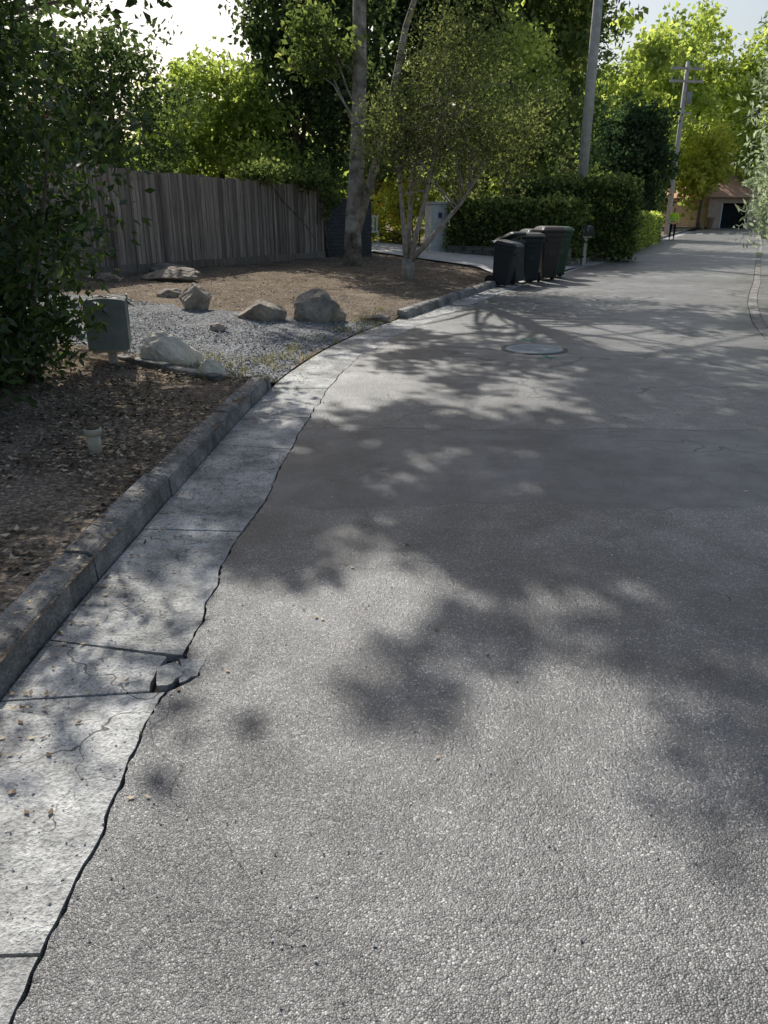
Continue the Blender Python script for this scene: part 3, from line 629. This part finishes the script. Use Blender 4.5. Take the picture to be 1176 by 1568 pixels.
# ---------------------------------------------------------------- bins
def bin_(name,x,y,rz,col,lid=None,tilt=0,s=1.0,opened=0):
    e=empty(name); m=nmat(name+'_plastic',col,tuple(c*1.35 for c in col),6,.5,60,.2,.003,spec=.4); ml=m if lid is None else nmat(name+'_lid',lid,tuple(c*1.3 for c in lid),6,.45,spec=.4)
    def ring(z,hx,hy,yo=0,r=.05):
        pts=[]
        for cx,cy,a0 in ((hx-r,hy-r,0),(-hx+r,hy-r,90),(-hx+r,-hy+r,180),(hx-r,-hy+r,270)):
            for k in range(4): a=math.radians(a0+30*k); pts.append((cx+r*math.cos(a),cy+r*math.sin(a)+yo,z))
        return pts
    rings=[ring(.06,.16,.18,0),ring(.10,.17,.19),ring(.5,.20,.24),ring(.88,.235,.28),ring(.88,.255,.30),ring(.95,.255,.30),ring(.95,.24,.28)]
    def loft(rs,nm,mt,par=e):
        V=[];F=[]; n=16
        for r in rs: V+=r
        for i in range(len(rs)-1):
            for k in range(n): F.append((i*n+k,i*n+(k+1)%n,(i+1)*n+(k+1)%n,(i+1)*n+k))
        F.append(tuple(range(n))[::-1]); F.append(tuple((len(rs)-1)*n+k for k in range(n)))
        return mesh(nm,V,F,mt,par)
    loft(rings,'body',m)
    lo=loft([ring(.0,.27,.325,-.33),ring(.035,.27,.325,-.33),ring(.085,.23,.27,-.32),ring(.105,.15,.19,-.31)],'lid',ml)
    lo.location=(0,.32,.96); lo.rotation_euler=(opened,0,0)
    T=Tubes(); T.add([(-.22,.30,.93),(-.22,.39,.99),(.22,.39,.99),(.22,.30,.93)],.018,8); T.make('handle',m,e)
    T=Tubes()
    for sx in(-1,1): T.add([(sx*.19,.23,.12),(sx*.25,.23,.12)],.12,18)
    T.add([(-.25,.23,.12),(.25,.23,.12)],.015,8); T.make('wheels_and_axle',nmat(name+'_rubber',(.015,.015,.015),(.03,.03,.03)),e)
    B=Boxes(); B.add((0,-.29,.8),(.26,.03,.05)); B.add((0,-.248,.55),(.16,.006,.12)); B.make('grab_bar_and_label',ml,e,.004)
    e.scale=(s,s,s*1.04); e.rotation_euler=(tilt,0,rz); e.location=(x,y,max(0,hxy(x,y)))
bin_('black_wheelie_bin',2.60,17.85,1.0,(.022,.024,.027),tilt=.16,s=.88)
bin_('black_wheelie_bin',2.98,18.3,.8,(.03,.033,.036),tilt=-.2,opened=-.15,s=.95)
bin_('black_wheelie_bin',3.44,18.9,-.1,(.014,.022,.022))
bin_('black_wheelie_bin',3.94,19.5,.15,(.035,.028,.024),s=1.12)
bin_('green_wheelie_bin',4.36,20.5,.2,(.02,.055,.03),(.03,.075,.04),s=1.1)
bin_('black_wheelie_bin',3.72,20.3,.2,(.015,.025,.022),s=1.05)
bin_('brown_wheelie_bin',31.3,79.0,.4,(.20,.12,.07))

# ---------------------------------------------------------------- manhole
e=empty('manhole_cover'); T=Tubes(); T.add([(1.82,9.4,-.02),(1.82,9.4,.006)],[.40,.40],48); T.make('frame',nmat('frame_concrete',(.07,.07,.065),(.12,.115,.11),20),e,False)
T=Tubes(); T.add([(1.82,9.4,.0),(1.82,9.4,.012)],[.345,.34],48); T.make('lid',M_iron,e,False)
B=Boxes()
for i in range(-9,10):
    for j in range(-9,10):
        if i*i+j*j<88: B.add((1.82+i*.033,9.4+j*.033,.0125),(.018,.018,.002))
B.make('grip_studs',M_iron,e)
B=Boxes()
for (x,y,w,l,r) in ((1.86,10.1,.025,.3,.5),(1.92,10.15,.025,.25,-.7),(1.88,8.86,.02,.25,.1),(1.86,8.8,.22,.02,.1)): B.add((x,y,.005),(w,l,.002),r)
B.make('utility_paint_mark',M_green_paint)

# ---------------------------------------------------------------- poles
e=empty('utility_pole'); T=Tubes(); T.add([(6.9,29.2,-.1),(6.92,29.2,6),(6.95,29.2,13)],[.19,.165,.13],16); T.make('pole',M_wood_pole,e)
B=Boxes(); B.add((6.95,29.1,12),(2.4,.1,.12)); B.make('crossarm',M_wood_pole,e)
T=Tubes(); T.add([(6.72,29.05,.1),(6.74,29.04,4)],.02,6); T.make('conduit',M_iron,e)
e=empty('utility_pole'); px,py=19.0,55.0; T=Tubes(); T.add([(px,py,-.1),(px,py,10.3)],[.18,.12],12); T.make('pole',M_wood_pole,e)
B=Boxes(); B.add((px,py-.15,9.9),(2.3,.1,.13),.2); B.add((px,py-.15,9.2),(2.3,.1,.13),.2); B.add((px,py-.15,7.4),(1.2,.1,.1),.2); B.make('crossarms',M_wood_pole,e)
T=Tubes()
for zz in(9.97,9.27):
    for xx in(-1,-.5,.5,1): T.add([(px+xx,py-.15+xx*.2,zz),(px+xx,py-.15+xx*.2,zz+.18)],[.05,.03],8)
T.add([(px+.28,py-.2,7.9),(px+.28,py-.2,8.6)],.16,12)
T.make('insulators_and_transformer',nmat('porcelain',(.3,.3,.3),(.45,.45,.45)),e)

# ---------------------------------------------------------------- house
e=empty('garage_house'); hx,hy=38.0,86.0; M_w=nmat('stucco_tan',(.42,.3,.22),(.55,.42,.32),3); M_roof=nmat('tile_roof',(.42,.22,.14),(.6,.36,.24),6,.9,8,.8,.05)
R=Matrix.Rotation(.25,3,'Z')
def W(p): q=R@Vector(p); return (q.x+hx,q.y+hy,q.z)
B=Boxes()
def hb(c,s): B.add(W(c),s,M=R)
hb((-4.2,0,1.5),(1.6,.3,3)); hb((1.9,0,1.5),(4.2,.3,3)); hb((-1.8,0,2.7),(3.2,.3,.6)); hb((-4.85,5,1.5),(.3,9.6,3)); hb((4.15,5,1.5),(.3,9.6,3)); hb((-.35,9.9,1.5),(8.7,.3,3)); B.make('walls',M_w,e)
B=Boxes(); hb((-1.8,.6,1.2),(3.3,.05,2.4)); B.make('garage_dark_opening',nmat('garage_dark',(.012,.012,.013),(.03,.03,.03),spec=.1),e)  # near-black sheet painting the shade inside the open garage
B=Boxes(); hb((2,-.17,1.6),(1.4,.04,1.1)); B.make('window',M_iron,e)
B=Boxes(); hb((2,-.2,1.02),(1.6,.06,.06)); hb((2,-.2,2.18),(1.6,.06,.06)); hb((1.27,-.2,1.6),(.06,.06,1.1)); hb((2.73,-.2,1.6),(.06,.06,1.1)); hb((-3.43,-.17,1.2),(.1,.06,2.4)); hb((-.17,-.17,1.2),(.1,.06,2.4)); B.make('window_and_door_trim',M_white,e)
rv=[W(p) for p in ((-5.6,-.8,2.95),(4.9,-.8,2.95),(4.9,10.8,2.95),(-5.6,10.8,2.95),(-2.5,3.5,5.2),(1.8,3.5,5.2),(1.8,6.5,5.2),(-2.5,6.5,5.2))]
mesh('roof',rv,[(0,1,5,4),(1,2,6,5),(2,3,7,6),(3,0,4,7),(4,5,6,7),(3,2,1,0)],M_roof,e)

V=[];n=40
for j in range(n):
    for i in range(n):
        x=-250+i*13+40; y=140+j*8; h=45*ss(y,140,330)*(.5+.5*ss(x,-60,80))+noise.noise(Vector((x*.02,y*.02,0)))*8*ss(y,140,200)
        V.append((x,y,h-.1))
mesh('hill',V,[(j*n+i,j*n+i+1,(j+1)*n+i+1,(j+1)*n+i) for j in range(n-1) for i in range(n-1)],M_hill,smooth=True)

# ---------------------------------------------------------------- person
def skin(name,pts,edges,rad,mat,parent,root=0,sub=2):
    me=bpy.data.meshes.new(name); me.from_pydata(pts,edges,[]); o=bpy.data.objects.new(name,me); link(o,parent); me.materials.append(mat)
    sk=o.modifiers.new('skin','SKIN'); sk.use_smooth_shade=True
    for i,v in enumerate(me.skin_vertices[0].data):
        r=rad[i]; v.radius=r if isinstance(r,tuple) else (r,r); v.use_root=(i==root)
    su=o.modifiers.new('sub','SUBSURF'); su.levels=sub; su.render_levels=sub; return o
e=empty('person_in_hi_vis_vest')
M_skin=nmat('skin',(.36,.2,.14),(.42,.25,.18),8,.6); M_vest=nmat('hi_vis_fabric',(.6,.9,.03),(.7,.95,.05),8,.8); M_trou=nmat('dark_trousers',(.015,.017,.025),(.03,.032,.045),8,.9); M_hair=nmat('hair_dark',(.02,.014,.01),(.04,.028,.02),30,.7); M_refl=nmat('reflective_tape',(.6,.6,.6),(.75,.75,.75),20,.4)
skin('torso_and_sleeves',[(0,0,.95),(0,0,1.12),(0,0,1.3),(0,0,1.44),(.19,0,1.42),(-.19,0,1.42),(.25,.0,1.14),(-.25,0,1.14),(.24,-.12,.98),(-.24,-.1,.97)],[(0,1),(1,2),(2,3),(3,4),(3,5),(4,6),(5,7),(6,8),(7,9)],[(.17,.12),(.165,.12),(.19,.13),(.12,.09),.075,.075,.052,.052,.042,.042],M_vest,e)
skin('trousers',[(0,0,.96),(.1,0,.84),(-.1,0,.84),(.11,-.04,.48),(-.11,.03,.48),(.115,-.03,.09),(-.115,.1,.09)],[(0,1),(0,2),(1,3),(2,4),(3,5),(4,6)],[(.16,.12),.1,.1,.068,.068,.052,.052],M_trou,e)
skin('shoe',[(.115,.02,.05),(.115,-.12,.04),(.115,-.2,.035)],[(0,1),(1,2)],[.045,.045,.035],M_hair,e); skin('shoe',[(-.115,.15,.05),(-.115,.01,.04),(-.115,-.07,.035)],[(0,1),(1,2)],[.045,.045,.035],M_hair,e)
skin('head_and_neck',[(0,0,1.46),(0,0,1.55),(0,-.015,1.62),(0,-.01,1.70),(0,0,1.74),(0,-.105,1.63),(.08,0,1.64),(-.08,0,1.64)],[(0,1),(1,2),(2,3),(3,4),(2,5),(2,6),(2,7)],[.055,.052,(.075,.085),(.078,.09),.05,.012,.014,.014],M_skin,e)
skin('hair',[(0,.03,1.66),(0,.01,1.74),(0,.0,1.77)],[(0,1),(1,2)],[(.08,.085),(.075,.085),.04],M_hair,e)
B=Boxes(); B.add((.03,-.092,1.655),(.02,.008,.01)); B.add((-.03,-.092,1.655),(.02,.008,.01)); B.add((0,-.095,1.585),(.04,.008,.008)); B.make('eyes_and_mouth',M_hair,e)
for sx in(1,-1):
    x=.24*sx; y=-.13; z=.95
    skin('hand',[(x,y,z),(x,y-.02,z-.07)],[(0,1)],[.028,(.034,.018)],M_skin,e)
    for k,ln in enumerate((.06,.072,.066,.05)): skin('finger',[(x,y-.045+k*.017,z-.085),(x-.005*sx,y-.05+k*.017,z-.085-ln*.55),(x-.015*sx,y-.05+k*.017,z-.085-ln)],[(0,1),(1,2)],[.009,.008,.006],M_skin,e,sub=1)
    skin('thumb',[(x,y-.03,z-.05),(x-.01*sx,y-.065,z-.075),(x-.012*sx,y-.075,z-.105)],[(0,1),(1,2)],[.011,.010,.008],M_skin,e,sub=1)
T=Tubes()
for zz,r in ((1.08,.185),(1.22,.195)):
    T.add([(math.cos(a)*r,math.sin(a)*r*.75,zz) for a in np.linspace(0,2*math.pi,25)],.014,5,False)
T.make('reflective_bands',M_refl,e)
e.location=(17.25,49.0,.01); e.rotation_euler=(0,0,-.3)

# ---------------------------------------------------------------- light, world, camera
AZ=math.radians(-20); EL=math.radians(43)
S=Vector((math.sin(AZ)*math.cos(EL),math.cos(AZ)*math.cos(EL),math.sin(EL)))
sun=bpy.data.lights.new('sun','SUN'); sun.energy=5.0; sun.angle=math.radians(.45); sun.color=(1,.97,.91)
so=bpy.data.objects.new('sun',sun); so.rotation_euler=(-S).to_track_quat('-Z','Y').to_euler(); link(so)
w=bpy.data.worlds.new('World'); scene.world=w; w.use_nodes=True; nt=w.node_tree
sky=nt.nodes.new('ShaderNodeTexSky'); sky.sky_type='NISHITA'; sky.sun_disc=False; sky.sun_elevation=EL; sky.sun_rotation=AZ%(2*math.pi); sky.dust_density=3.2; sky.air_density=1.2
bg=nt.nodes['Background']; nt.links.new(sky.outputs[0],bg.inputs[0]); bg.inputs[1].default_value=.12
cam=bpy.data.cameras.new('camera'); co=bpy.data.objects.new('camera',cam); link(co); scene.camera=co
cam.sensor_fit='VERTICAL'; cam.sensor_height=34.6; cam.lens=26; cam.clip_end=2000; cam.clip_start=.05
co.location=(0,0,1.55); co.rotation_euler=(math.radians(90-21.3),0,0)
